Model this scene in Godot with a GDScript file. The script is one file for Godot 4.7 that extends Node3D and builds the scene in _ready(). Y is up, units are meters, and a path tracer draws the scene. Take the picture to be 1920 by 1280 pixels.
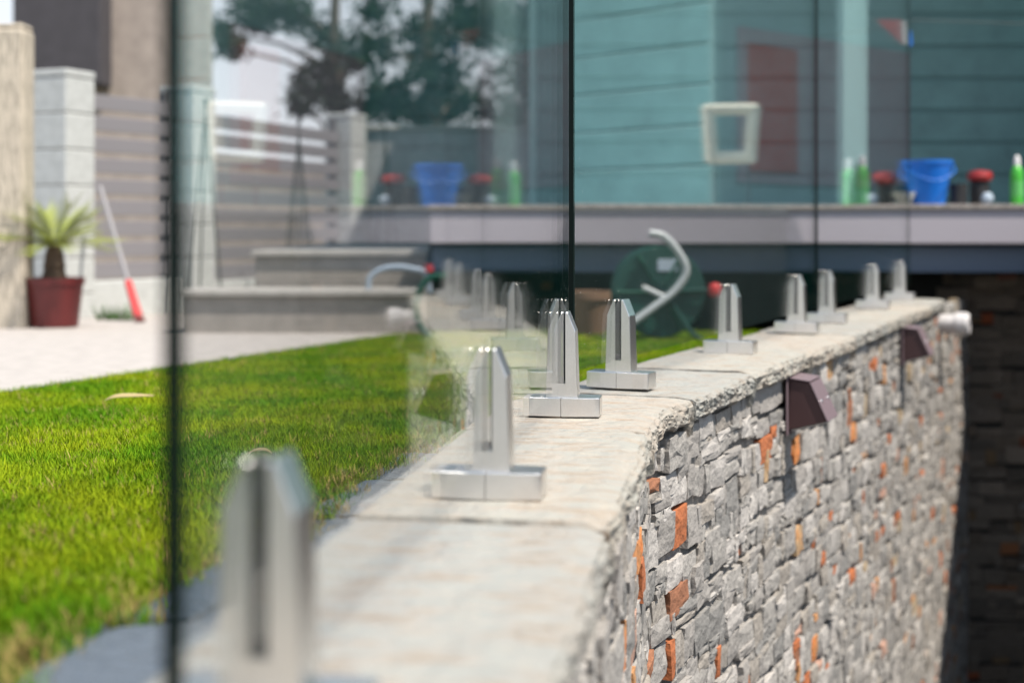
extends Node3D
# Photograph frame: 1920 x 1280, lens 50 mm on 36 x 24. Coping top is y = 0, the camera stands 0.269 m above it and looks along -z.
const EYE := 0.269
const FPX := 2667.0
var used := {}
var M := {}
var rng := RandomNumberGenerator.new()

func _ready():
	rng.seed = 11
	# ---------- camera ----------
	var cam := Camera3D.new()
	cam.name = "camera"
	add_child(cam)
	cam.position = Vector3(0, EYE, 0)
	var at := CameraAttributesPhysical.new()
	at.frustum_focal_length = 50.0
	at.frustum_near = 0.05
	at.frustum_far = 1000.0
	at.frustum_focus_distance = 2.08
	at.exposure_aperture = 3.3
	cam.attributes = at
	cam.projection = Camera3D.PROJECTION_FRUSTUM
	cam.near = 0.05
	cam.far = 1000.0
	cam.keep_aspect = Camera3D.KEEP_HEIGHT
	cam.size = 0.05 * 2.0 * 640.0 / FPX
	cam.frustum_offset = Vector2(0, -0.05 * 210.0 / FPX)
	cam.current = true
	# ---------- sky, sun, exposure ----------
	var we := WorldEnvironment.new()
	we.name = "environment"
	var e := Environment.new()
	e.background_mode = Environment.BG_SKY
	var sm := ProceduralSkyMaterial.new()
	sm.sky_top_color = Color(0.66, 0.75, 0.86)
	sm.sky_horizon_color = Color(0.95, 0.96, 0.97)
	sm.sky_curve = 0.22
	sm.ground_horizon_color = Color(0.62, 0.62, 0.60)
	sm.ground_bottom_color = Color(0.35, 0.34, 0.32)
	sm.sky_energy_multiplier = 0.88
	var sky := Sky.new()
	sky.sky_material = sm
	e.sky = sky
	e.tonemap_mode = Environment.TONE_MAPPER_LINEAR
	e.tonemap_exposure = 1.75
	e.sdfgi_enabled = true
	e.ssao_enabled = true
	e.ssil_enabled = true
	we.environment = e
	add_child(we)
	var sun := DirectionalLight3D.new()
	sun.name = "sun"
	sun.light_color = Color(1.0, 0.965, 0.915)
	sun.light_energy = 1.35
	sun.light_angular_distance = 1.0
	sun.shadow_enabled = true
	add_child(sun)
	var el := deg_to_rad(62.0)
	var sdir := Vector3(0.80 * cos(el), sin(el), 0.60 * cos(el))   # towards the sun: right of and a little behind the camera
	sun.look_at_from_position(sdir * 50.0, Vector3.ZERO, Vector3.UP)

	materials()
	setting()
	retaining_wall()
	basement()
	deck_and_house()
	steps_and_terrace()
	fence_line()
	far_things()
	glass()
	spigots()
	wall_lights()
	deck_things()
	garden_things()
	lawn_grass()

# ================= helpers =================
func lin(r: float, g: float, b: float) -> Color:
	return Color(r, g, b).linear_to_srgb()

func px(x: float, y: float, z: float) -> Vector3:
	return Vector3((x - 960.0) * z / FPX, EYE - (y - 430.0) * z / FPX, -z)

func ground_y(z: float) -> float:
	return -0.021 - 0.025 * clampf(z, -4.0, 10.0)

func line1(z: float) -> Vector3:
	return Vector3(-0.2422 + 0.154 * z, 0, -z)

func line2(z: float) -> Vector3:
	return Vector3(-0.8525 + 0.43082 * z, 0, -z)

const A1 := 8.755
const A2 := 23.306
func dir_of(a: float) -> Vector3:
	return Vector3(sin(deg_to_rad(a)), 0, -cos(deg_to_rad(a)))
func nrm_of(a: float) -> Vector3:   # to the right of the line, seen along it
	return Vector3(cos(deg_to_rad(a)), 0, sin(deg_to_rad(a)))

func numbered(n: String) -> String:
	var k: int = used.get(n, 0)
	used[n] = k + 1
	return n if k == 0 else "%s_%03d" % [n, k]

func tag(o: Node, label: String, category := "", group := "", kind := ""):
	o.set_meta("label", label)
	if category: o.set_meta("category", category)
	if group: o.set_meta("group", group)
	if kind: o.set_meta("kind", kind)

func thing(called: String, label: String, category: String, where := Vector3.ZERO, turn := 0.0, group := "") -> Node3D:
	var o := Node3D.new()
	o.name = numbered(called)
	add_child(o)
	o.position = where
	o.rotation.y = turn
	tag(o, label, category, group)
	return o

func obj(called: String, m: Mesh, mat: Material, parent: Node = null) -> MeshInstance3D:
	var o := MeshInstance3D.new()
	o.mesh = m
	o.material_override = mat
	if parent == null:
		o.name = numbered(called)
		add_child(o)
	else:
		o.name = called
		parent.add_child(o, true)
	return o

func structure(called: String, m: Mesh, mat: Material, label: String) -> MeshInstance3D:
	var o := obj(called, m, mat)
	tag(o, label, "", "", "structure")
	return o

func begin() -> SurfaceTool:
	var st := SurfaceTool.new()
	st.begin(Mesh.PRIMITIVE_TRIANGLES)
	return st

func face(st: SurfaceTool, a: Vector3, b: Vector3, c: Vector3, out: Vector3):
	var n := (c - a).cross(b - a)
	if n.dot(out) < 0.0:
		var t := b
		b = c
		c = t
		n = -n
	n = n.normalized()
	for p in [a, b, c]:
		st.set_normal(n)
		st.add_vertex(p)

func quad(st: SurfaceTool, a: Vector3, b: Vector3, c: Vector3, d: Vector3, out: Vector3):
	face(st, a, b, c, out)
	face(st, a, c, d, out)

# A box with chamfered edges.
func bbox(st: SurfaceTool, size: Vector3, bev: float, xf := Transform3D.IDENTITY):
	var h := size / 2.0
	bev = minf(bev, minf(h.x, minf(h.y, h.z)) * 0.95)
	var ctr := xf.origin
	var v := func(sx: float, sy: float, sz: float, ax: int) -> Vector3:
		var p := Vector3(sx * (h.x - (bev if ax != 0 else 0.0)), sy * (h.y - (bev if ax != 1 else 0.0)), sz * (h.z - (bev if ax != 2 else 0.0)))
		return xf * p
	for s in [-1.0, 1.0]:
		quad(st, v.call(s, -1, -1, 0), v.call(s, 1, -1, 0), v.call(s, 1, 1, 0), v.call(s, -1, 1, 0), xf.basis.x * s)
		quad(st, v.call(-1, s, -1, 1), v.call(1, s, -1, 1), v.call(1, s, 1, 1), v.call(-1, s, 1, 1), xf.basis.y * s)
		quad(st, v.call(-1, -1, s, 2), v.call(1, -1, s, 2), v.call(1, 1, s, 2), v.call(-1, 1, s, 2), xf.basis.z * s)
	if bev <= 0.0:
		return
	for s in [-1.0, 1.0]:
		for t in [-1.0, 1.0]:
			quad(st, v.call(s, t, -1, 0), v.call(s, t, 1, 0), v.call(s, t, 1, 1), v.call(s, t, -1, 1), xf.basis.x * s + xf.basis.y * t)
			quad(st, v.call(s, -1, t, 0), v.call(s, 1, t, 0), v.call(s, 1, t, 2), v.call(s, -1, t, 2), xf.basis.x * s + xf.basis.z * t)
			quad(st, v.call(-1, s, t, 1), v.call(1, s, t, 1), v.call(1, s, t, 2), v.call(-1, s, t, 2), xf.basis.y * s + xf.basis.z * t)
			for u in [-1.0, 1.0]:
				face(st, v.call(s, t, u, 0), v.call(s, t, u, 1), v.call(s, t, u, 2), xf.basis.x * s + xf.basis.y * t + xf.basis.z * u)

func box_mesh(size: Vector3, bev := 0.004) -> ArrayMesh:
	var st := begin()
	bbox(st, size, bev)
	return st.commit()

# A box between two corners, given in the parent's axes.
func box_at(called: String, lo: Vector3, hi: Vector3, mat: Material, parent: Node3D, bev := 0.004) -> MeshInstance3D:
	var o := obj(called, box_mesh(hi - lo, bev), mat, parent)
	o.position = (lo + hi) / 2.0 - (parent.position if parent else Vector3.ZERO)
	return o

# Turned shape: profile of (radius, height) points round the y axis.
func lathe(prof: Array, n := 32, from := 0.0, to := TAU, smooth := true) -> ArrayMesh:
	var st := begin()
	for i in prof.size() - 1:
		var a: Vector2 = prof[i]
		var b: Vector2 = prof[i + 1]
		var slope := Vector2(b.y - a.y, a.x - b.x).normalized()   # outward for a profile that runs upwards
		for k in n:
			var t0 := from + (to - from) * k / n
			var t1 := from + (to - from) * (k + 1) / n
			var d0 := Vector3(cos(t0), 0, sin(t0))
			var d1 := Vector3(cos(t1), 0, sin(t1))
			var q := [d0 * a.x + Vector3.UP * a.y, d1 * a.x + Vector3.UP * a.y, d1 * b.x + Vector3.UP * b.y, d0 * b.x + Vector3.UP * b.y]
			var nn := [d0 * slope.x + Vector3.UP * slope.y, d1 * slope.x + Vector3.UP * slope.y, d1 * slope.x + Vector3.UP * slope.y, d0 * slope.x + Vector3.UP * slope.y]
			for tri in [[0, 1, 2], [0, 2, 3]]:
				var order: Array = tri
				var p0: Vector3 = q[order[0]]
				var g: Vector3 = (q[order[2]] - p0).cross(q[order[1]] - p0)
				if g.length_squared() < 1e-16:
					continue
				if g.dot(nn[order[0]] + nn[order[1]] + nn[order[2]]) < 0.0:
					order = [order[0], order[2], order[1]]
				for j in order:
					st.set_normal(nn[j])
					st.add_vertex(q[j])
	return st.commit()

func curve_points(pts: Array, steps := 6) -> Array:
	var out := []
	for i in pts.size() - 1:
		var p0: Vector3 = pts[maxi(i - 1, 0)]
		var p1: Vector3 = pts[i]
		var p2: Vector3 = pts[i + 1]
		var p3: Vector3 = pts[mini(i + 2, pts.size() - 1)]
		for k in steps:
			out.append(p1.cubic_interpolate(p2, p0, p3, float(k) / steps))
	out.append(pts[pts.size() - 1])
	return out

func tube(st: SurfaceTool, pts: Array, r0: float, r1: float, n := 10):
	var rings := []
	var side := Vector3.ZERO
	for i in pts.size():
		var t: Vector3 = (pts[mini(i + 1, pts.size() - 1)] - pts[maxi(i - 1, 0)]).normalized()
		if side == Vector3.ZERO:
			side = t.cross(Vector3.UP if absf(t.y) < 0.9 else Vector3.RIGHT).normalized()
		side = (side - t * side.dot(t)).normalized()
		var up := side.cross(t)
		var r := lerpf(r0, r1, float(i) / maxf(1, pts.size() - 1))
		var ring := []
		for k in n:
			var d := side * cos(TAU * k / n) + up * sin(TAU * k / n)
			ring.append([pts[i] + d * r, d])
		rings.append(ring)
	for i in rings.size() - 1:
		for k in n:
			var q := [rings[i][k], rings[i][(k + 1) % n], rings[i + 1][(k + 1) % n], rings[i + 1][k]]
			for tri in [[0, 1, 2], [0, 2, 3]]:
				var o: Array = tri
				var g: Vector3 = (q[o[2]][0] - q[o[0]][0]).cross(q[o[1]][0] - q[o[0]][0])
				if g.dot(q[o[0]][1]) < 0.0:
					o = [o[0], o[2], o[1]]
				for j in o:
					st.set_normal(q[j][1])
					st.add_vertex(q[j][0])
	for endp in [0, rings.size() - 1]:
		var out: Vector3 = (pts[0] - pts[1]) if endp == 0 else (pts[pts.size() - 1] - pts[pts.size() - 2])
		for k in range(1, n - 1):
			face(st, rings[endp][0][0], rings[endp][k][0], rings[endp][k + 1][0], out)

func tube_mesh(pts: Array, r0: float, r1 := -1.0, n := 10) -> ArrayMesh:
	var st := begin()
	tube(st, pts, r0, r0 if r1 < 0 else r1, n)
	return st.commit()

# A convex outline in x-y pushed along z from z0 to z1, with a small chamfer on both ends.
func prism(outline: Array, z0: float, z1: float, bev := 0.0) -> ArrayMesh:
	var st := begin()
	var c := Vector2.ZERO
	for p in outline: c += p
	c /= outline.size()
	var inner := []
	for p in outline: inner.append(p + (c - p).normalized() * bev * 1.3)
	var n := outline.size()
	for i in n:
		var a: Vector2 = outline[i]
		var b: Vector2 = outline[(i + 1) % n]
		var ia: Vector2 = inner[i]
		var ib: Vector2 = inner[(i + 1) % n]
		var mid := (a + b) / 2.0 - c
		var out := Vector3(b.y - a.y, a.x - b.x, 0)
		if out.x * mid.x + out.y * mid.y < 0.0: out = -out
		out = out.normalized()
		quad(st, Vector3(a.x, a.y, z0 + bev), Vector3(b.x, b.y, z0 + bev), Vector3(b.x, b.y, z1 - bev), Vector3(a.x, a.y, z1 - bev), out)
		if bev > 0.0:
			quad(st, Vector3(a.x, a.y, z0 + bev), Vector3(b.x, b.y, z0 + bev), Vector3(ib.x, ib.y, z0), Vector3(ia.x, ia.y, z0), out + Vector3(0, 0, -1))
			quad(st, Vector3(a.x, a.y, z1 - bev), Vector3(b.x, b.y, z1 - bev), Vector3(ib.x, ib.y, z1), Vector3(ia.x, ia.y, z1), out + Vector3(0, 0, 1))
		face(st, Vector3(c.x, c.y, z0), Vector3(ia.x, ia.y, z0), Vector3(ib.x, ib.y, z0), Vector3(0, 0, -1))
		face(st, Vector3(c.x, c.y, z1), Vector3(ia.x, ia.y, z1), Vector3(ib.x, ib.y, z1), Vector3(0, 0, 1))
	return st.commit()

# A flat sheet: polygon of (x, distance) points laid on the sloping ground, lifted a little.
func sheet(pts: Array, lift: float, level := INF) -> ArrayMesh:
	var st := begin()
	var pv := PackedVector2Array(pts)
	var idx := Geometry2D.triangulate_polygon(pv)
	for i in range(0, idx.size(), 3):
		var t := []
		for k in 3:
			var p := pv[idx[i + k]]
			t.append(Vector3(p.x, (ground_y(p.y) if level == INF else level) + lift, -p.y))
		face(st, t[0], t[1], t[2], Vector3.UP)
	return st.commit()

# ================= materials =================
func noise_image(sd: int, freq: float, oct: int, size := 512, kind := FastNoiseLite.TYPE_SIMPLEX_SMOOTH) -> Image:
	var n := FastNoiseLite.new()
	n.seed = sd
	n.noise_type = kind
	n.frequency = freq
	n.fractal_octaves = oct
	n.fractal_gain = 0.55
	var im := n.get_seamless_image(size, size)
	im.convert(Image.FORMAT_L8)
	return im

func ramp_tex(im: Image, colors: Array, other: Image = null, share := 0.4, stretch := Vector2i(1, 1)) -> ImageTexture:
	var g := Gradient.new()
	var offs := PackedFloat32Array()
	var cols := PackedColorArray()
	for i in colors.size():
		offs.append(float(i) / (colors.size() - 1))
		cols.append(colors[i])
	g.offsets = offs
	g.colors = cols
	var lut := []
	for i in 256: lut.append(g.sample(i / 255.0))
	var w := im.get_width()
	var h := im.get_height()
	var out := Image.create(w, h, false, Image.FORMAT_RGB8)
	var a := im.get_data()
	var b := other.get_data() if other else PackedByteArray()
	for y in h:
		for x in w:
			var p := a[((y * stretch.y) % h) * w + (x * stretch.x) % w]
			if other:
				p = int(p * (1.0 - share) + b[y * w + x] * share)
			out.set_pixel(x, y, lut[p])
	return ImageTexture.create_from_image(out)

func gray_tex(im: Image, stretch := Vector2i(1, 1)) -> ImageTexture:
	if stretch == Vector2i(1, 1):
		return ImageTexture.create_from_image(im)
	return ramp_tex(im, [Color.BLACK, Color.WHITE], null, 0.0, stretch)

func mat(c: Color, rough := 0.8, metal := 0.0) -> StandardMaterial3D:
	var m := StandardMaterial3D.new()
	m.albedo_color = c
	m.roughness = rough
	m.metallic = metal
	return m

func textured(c: Color, rough: float, tex: Texture2D, bump: Texture2D, scale: float, relief: float, world := true) -> StandardMaterial3D:
	var m := mat(c, rough)
	m.albedo_texture = tex
	if bump:
		m.heightmap_enabled = true
		m.heightmap_texture = bump
		m.heightmap_scale = relief
	m.uv1_triplanar = true
	m.uv1_world_triplanar = world
	m.uv1_scale = Vector3.ONE * scale
	return m

func gr(v: float) -> Color:
	return Color(v, v, v)

func materials():
	var n_fine := noise_image(1, 0.03, 5)
	var n_mid := noise_image(2, 0.012, 5)
	var n_grain := noise_image(3, 0.12, 3)
	var n_cell := noise_image(4, 0.02, 3, 512, FastNoiseLite.TYPE_CELLULAR)
	var t_rock := ramp_tex(n_fine, [gr(0.45), gr(0.72), gr(0.82), gr(0.92), gr(1.0)], n_grain, 0.45)
	var t_rock_layer := ramp_tex(n_mid, [gr(0.5), gr(0.75), gr(0.9), gr(0.8), gr(1.0)], n_grain, 0.35, Vector2i(1, 5))
	var t_rust := ramp_tex(n_mid, [Color(0.92, 0.55, 0.30), Color(0.95, 0.72, 0.50), Color(0.86, 0.82, 0.78), Color(0.80, 0.79, 0.78), Color(1.0, 0.98, 0.95)], n_grain, 0.35)
	var b_fine := gray_tex(n_fine)
	var b_grain := gray_tex(n_grain)
	var t_coping := ramp_tex(n_mid, [Color(0.68, 0.58, 0.49), Color(0.81, 0.76, 0.70), Color(0.87, 0.85, 0.82), Color(0.83, 0.85, 0.84), Color(0.91, 0.89, 0.85), Color(0.98, 0.95, 0.91)], n_grain, 0.22, Vector2i(1, 3))
	var t_concrete := ramp_tex(n_mid, [gr(0.72), gr(0.88), gr(0.95), gr(1.0)], n_grain, 0.4)
	var t_streak := ramp_tex(n_mid, [gr(0.55), gr(0.8), gr(1.0), gr(0.85)], n_grain, 0.3, Vector2i(8, 1))
	var t_steel := ramp_tex(n_grain, [gr(0.86), gr(0.97), gr(1.0)], null, 0.0, Vector2i(1, 14))
	var t_brush := gray_tex(n_grain, Vector2i(1, 12))
	# stones of the wall
	var stone_cols := [lin(0.41, 0.385, 0.36), lin(0.48, 0.455, 0.425), lin(0.33, 0.32, 0.305), lin(0.54, 0.51, 0.48), lin(0.44, 0.40, 0.355), lin(0.68, 0.64, 0.60), lin(0.55, 0.42, 0.27), lin(0.60, 0.19, 0.07), lin(0.66, 0.33, 0.14), lin(0.40, 0.17, 0.09), lin(0.62, 0.38, 0.29)]
	M.stone = []
	for i in stone_cols.size():
		M.stone.append(textured(stone_cols[i], 0.85, t_rust if i == 6 or i == 8 else (t_rock if i % 3 else t_rock_layer), b_fine, 3.2, 0.28))
	M.shaded_stone = []  # same stones darkened: the shade below the deck is put into the colour
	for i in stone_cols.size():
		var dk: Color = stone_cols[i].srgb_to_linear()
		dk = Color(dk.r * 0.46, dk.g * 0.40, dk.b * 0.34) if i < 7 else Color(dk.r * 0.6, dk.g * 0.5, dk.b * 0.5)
		M.shaded_stone.append(textured(dk.linear_to_srgb(), 0.9, t_rock, b_fine, 3.2, 0.28))
	M.stone_mixed = textured(Color.WHITE, 0.85, t_rock, b_fine, 3.2, 0.28)
	M.stone_mixed.vertex_color_use_as_albedo = true
	M.stone_cols = stone_cols
	M.joint = textured(lin(0.17, 0.125, 0.085), 0.95, t_rock, b_grain, 6.0, 0.3)
	M.mortar = textured(lin(0.33, 0.31, 0.29), 0.95, t_rock, b_grain, 3.0, 0.3)
	M.coping = []
	for c in [lin(0.405, 0.387, 0.36), lin(0.425, 0.393, 0.36), lin(0.365, 0.358, 0.345)]:
		M.coping.append(textured(c, 0.8, t_coping, b_fine, 1.6, 0.5))
	M.slate = []
	for c in [lin(0.125, 0.155, 0.19), lin(0.155, 0.185, 0.22), lin(0.10, 0.13, 0.165)]:
		M.slate.append(textured(c, 0.5, t_rock_layer, b_fine, 2.5, 0.6))
	M.soil = textured(lin(0.075, 0.085, 0.03), 0.95, t_rock, b_grain, 5.0, 0.5)
	M.ground = textured(lin(0.16, 0.16, 0.10), 0.95, t_rock, b_grain, 0.8, 0.5)
	M.path = textured(lin(0.47, 0.43, 0.40), 0.85, t_concrete, b_grain, 2.0, 0.15)
	M.concrete = textured(lin(0.36, 0.33, 0.30), 0.9, t_concrete, b_grain, 1.4, 0.2)
	M.concrete_cap = textured(lin(0.44, 0.42, 0.39), 0.9, t_concrete, b_grain, 1.4, 0.2)
	M.pit_floor = textured(lin(0.10, 0.092, 0.085), 0.9, t_concrete, b_grain, 1.0, 0.2)  # darkened so that little light bounces up inside the stairwell
	M.block = textured(lin(0.60, 0.62, 0.61), 0.85, t_concrete, b_grain, 2.5, 0.15)
	M.render_grey = textured(lin(0.27, 0.27, 0.285), 0.85, t_concrete, b_grain, 1.5, 0.1)
	M.render_pale = textured(lin(0.42, 0.43, 0.44), 0.85, t_concrete, b_grain, 1.5, 0.1)
	M.aqua = textured(lin(0.23, 0.50, 0.525), 0.6, t_concrete, b_grain, 0.5, 0.03)  # given to the unseen wing so the panes reflect teal
	M.aqua_back = mat(lin(0.33, 0.50, 0.515), 0.7)  # lightened likewise for the wing's reflection in the panes
	M.pipe_white = mat(lin(0.50, 0.48, 0.48), 0.5)
	M.window_teal = mat(lin(0.05, 0.13, 0.13), 0.1)
	M.slat = mat(lin(0.23, 0.22, 0.235), 0.5)
	M.slat_dark = mat(lin(0.11, 0.11, 0.12), 0.5)
	M.taupe = textured(lin(0.46, 0.39, 0.345), 0.9, t_concrete, b_grain, 0.8, 0.1)
	M.charcoal = textured(lin(0.07, 0.065, 0.075), 0.8, t_concrete, b_grain, 0.8, 0.1)
	M.siding = textured(lin(0.20, 0.39, 0.40), 0.5, t_concrete, b_grain, 0.6, 0.03)
	M.siding_back = mat(lin(0.145, 0.265, 0.275), 0.7)
	M.column = mat(lin(0.40, 0.66, 0.65), 0.5)
	M.fascia = mat(lin(0.34, 0.315, 0.35), 0.5)
	M.beam = mat(lin(0.09, 0.12, 0.17), 0.45)
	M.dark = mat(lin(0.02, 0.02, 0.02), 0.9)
	M.decking = textured(lin(0.30, 0.27, 0.25), 0.8, t_streak, b_grain, 1.0, 0.1)
	M.roof = mat(lin(0.30, 0.30, 0.30), 0.8)
	# steel, rubber, glass
	M.steel = textured(lin(0.84, 0.82, 0.80), 0.28, t_steel, t_brush, 9.0, 0.012, false)
	M.steel.metallic = 1.0
	M.rubber = mat(lin(0.012, 0.012, 0.016), 0.5)
	var g := mat(lin(0.0, 0.17, 0.14), 0.0)
	g.transparency = BaseMaterial3D.TRANSPARENCY_ALPHA
	g.albedo_color.a = 0.02
	M.glass = g
	M.glass_edge = mat(lin(0.002, 0.007, 0.006), 0.3)
	M.glass_edge.metallic_specular = 0.25
	M.plum = mat(lin(0.060, 0.029, 0.031), 0.45, 0.0)
	M.plum_rim = mat(lin(0.17, 0.125, 0.14), 0.4, 0.0)
	M.frosted = mat(lin(0.6, 0.6, 0.58), 0.4)
	M.white = mat(lin(0.72, 0.70, 0.70), 0.4)
	M.timber = textured(lin(0.60, 0.53, 0.43), 0.9, t_streak, null, 1.2, 0.0)
	M.bark = textured(lin(0.13, 0.09, 0.06), 0.95, t_rock_layer, b_fine, 3.0, 1.0)
	M.pot = mat(lin(0.11, 0.014, 0.014), 0.45)
	M.terracotta = mat(lin(0.22, 0.13, 0.08), 0.8)
	M.blue = mat(lin(0.008, 0.15, 0.58), 0.35)
	M.green_plastic = mat(lin(0.055, 0.40, 0.035), 0.35)
	M.red = mat(lin(0.55, 0.03, 0.03), 0.4)
	M.lid_red = mat(lin(0.30, 0.022, 0.022), 0.4)
	M.dark_red = mat(lin(0.17, 0.018, 0.016), 0.5)
	M.cream = mat(lin(0.84, 0.82, 0.68), 0.5)
	M.label = mat(lin(0.10, 0.42, 0.10), 0.5)
	M.black = mat(lin(0.02, 0.02, 0.022), 0.5)
	M.hose = mat(lin(0.012, 0.085, 0.055), 0.4)
	M.reel = mat(lin(0.010, 0.055, 0.045), 0.4)
	M.grey_tube = mat(lin(0.46, 0.49, 0.50), 0.4)
	M.broom_grey = mat(lin(0.24, 0.23, 0.24), 0.5)
	M.pale_blue = mat(lin(0.35, 0.42, 0.50), 0.5)
	M.mauve = mat(lin(0.42, 0.32, 0.355), 0.6)
	M.door_red = mat(lin(0.46, 0.035, 0.015), 0.4)
	M.cane = mat(lin(0.03, 0.04, 0.035), 0.7)
	M.dry = mat(lin(0.36, 0.28, 0.13), 0.8)
	var leafy := func(c: Color) -> StandardMaterial3D:
		var m := mat(c, 0.75)
		m.metallic_specular = 0.2
		m.vertex_color_use_as_albedo = true
		m.backlight_enabled = true
		m.backlight = Color(0.35, 0.35, 0.35)
		return m
	M.blade = leafy.call(Color.WHITE)
	M.leaf = leafy.call(Color.WHITE)
	M.frond = mat(lin(0.23, 0.27, 0.025), 0.5)
	M.frond.backlight_enabled = true
	M.frond.backlight = Color(0.4, 0.4, 0.4)

# ================= setting =================
func path_edge(z: float) -> float:   # the path's near edge: x at a distance
	return -1.12 + (z - 3.11) * 0.2464

func lawn_edge(z: float) -> float:   # where turf gives way to slate beside the wall, uneven
	var wob := 0.018 * sin(z * 9.0 + 0.5) + 0.012 * sin(z * 23.0) + 0.008 * sin(z * 51.0)
	if z < 2.24:
		return line1(z).x - lerpf(0.236, 0.216, clampf((z - 1.0) / 1.24, 0.0, 1.0)) + wob
	return line2(z).x - 0.125 - 0.02 * absf(sin(z * 13.0))

func setting():
	# far ground in one sheet with an opening where the stairwell lies
	var st := begin()
	var pit := [Vector2(-0.24, -3.0), Vector2(4.0, -3.0), Vector2(4.0, 8.5), Vector2(2.6, 8.5), Vector2(0.03, 2.18)]
	var far := 400.0
	var ring := [Vector2(-far, -far), Vector2(far, -far), Vector2(far, far), Vector2(-far, far)]
	var outer := [ring[0], ring[1], ring[2], ring[2], ring[3], ring[0]]
	# four-sided ring cut by hand: south, east, north, west
	var polys := [
		[ring[0], ring[1], pit[1], pit[0]],
		[ring[1], ring[2], pit[2], pit[1]],
		[ring[2], ring[3], pit[3], pit[2]],
		[ring[3], ring[0], pit[0], pit[4], pit[3]],
	]
	for poly in polys:
		var pv := PackedVector2Array(poly)
		var idx := Geometry2D.triangulate_polygon(pv)
		for i in range(0, idx.size(), 3):
			var t := []
			for k in 3:
				var p := pv[idx[i + k]]
				t.append(Vector3(p.x, -0.32, -p.y))
			face(st, t[0], t[1], t[2], Vector3.UP)
	structure("ground", st.commit(), M.ground, "bare ground running on beyond the garden and its walls")
	# lawn soil, with slope
	var zs := []
	for i in 29: zs.append(-1.0 + i * 0.25)
	var lo := []
	var hi := []
	for z in zs:
		lo.append(Vector2(path_edge(z), z))
		hi.append(Vector2(lawn_edge(z) , z))
	hi.reverse()
	structure("lawn_ground", sheet(lo + hi, 0.0), M.soil, "soil of the lawn between concrete path and stone wall")
	# concrete path
	var pp := [Vector2(path_edge(-1.0), -1.0), Vector2(path_edge(5.9), 5.9), Vector2(-0.40, 6.0), Vector2(-0.40, 9.8), Vector2(-6.0, 9.8), Vector2(-6.0, -1.0)]
	structure("path", sheet(pp, 0.012), M.path, "pale concrete path beyond the lawn leading to the low steps")
	# slate strip between turf and wall, slab by slab
	var bed := []
	var bed2 := []
	for i in 19:
		var z := -0.8 + i * 0.17
		bed.append(Vector2(lawn_edge(z) - 0.012, z))
		bed2.append(Vector2(line1(z).x - 0.09, z))
	bed2.reverse()
	var strip := structure("slate_path", sheet(bed + bed2, 0.003), M.slate[2], "narrow strip of blue grey slate between turf and wall coping")
	var z := -0.6
	var k := 0
	while z < 2.2:
		var ln := rng.randf_range(0.16, 0.30)
		var zb := minf(z + ln - 0.006, 2.24)
		var cols := 2 if k % 3 != 1 else 1
		for c in cols:
			var f0 := float(c) / cols
			var f1 := float(c + 1) / cols
			var cut := rng.randf_range(-0.03, 0.03)
			var q := []
			for s in [[z, f0], [z, f1], [zb, f1], [zb, f0]]:
				var xl: float = line1(s[0]).x - 0.255
				var xr: float = line1(s[0]).x - 0.112
				var fx: float = s[1]
				if cols == 2 and fx > 0.1 and fx < 0.9: fx += cut
				var x := lerpf(xl, xr, fx) + (0.004 if fx == f0 else -0.004)
				q.append(Vector3(x, ground_y(s[0]) + 0.010 + rng.randf_range(-0.003, 0.003), -s[0]))
			obj("slate_slab", slab_mesh(q, 0.014, k * 7 + c), M.slate[(k + c) % 3], strip)
		z += ln
		k += 1

# A thin stone slab with a rippled top over four corner points.
func slab_mesh(q: Array, thick: float, sd: int) -> ArrayMesh:
	var n := FastNoiseLite.new()
	n.seed = sd
	n.frequency = 14.0
	var st := begin()
	st.set_smooth_group(0)
	var k := 8
	var P := func(i: int, j: int) -> Vector3:
		var a := float(i) / k
		var b := float(j) / k
		var p: Vector3 = (q[0] as Vector3).lerp(q[1], a).lerp((q[3] as Vector3).lerp(q[2], a), b)
		p.y += 0.004 * n.get_noise_2d(p.x, p.z * 0.3) - (0.006 if i == 0 or j == 0 or i == k or j == k else 0.0)
		return p
	for i in k:
		for j in k:
			for t in [[P.call(i, j), P.call(i + 1, j), P.call(i + 1, j + 1)], [P.call(i, j), P.call(i + 1, j + 1), P.call(i, j + 1)]]:
				var g: Vector3 = (t[2] - t[0]).cross(t[1] - t[0])
				for v in (t if g.y > 0 else [t[0], t[2], t[1]]):
					st.add_vertex(v)
	st.set_smooth_group(-1)
	for s in [[0, 1], [1, 2], [2, 3], [3, 0]]:
		var a: Vector3 = q[s[0]] - Vector3(0, 0.006, 0)
		var b: Vector3 = q[s[1]] - Vector3(0, 0.006, 0)
		var d := Vector3(0, thick, 0)
		for v in [a, b, b - d, a, b - d, a - d]:
			st.add_vertex(v)
	st.generate_normals()
	return st.commit()

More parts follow.
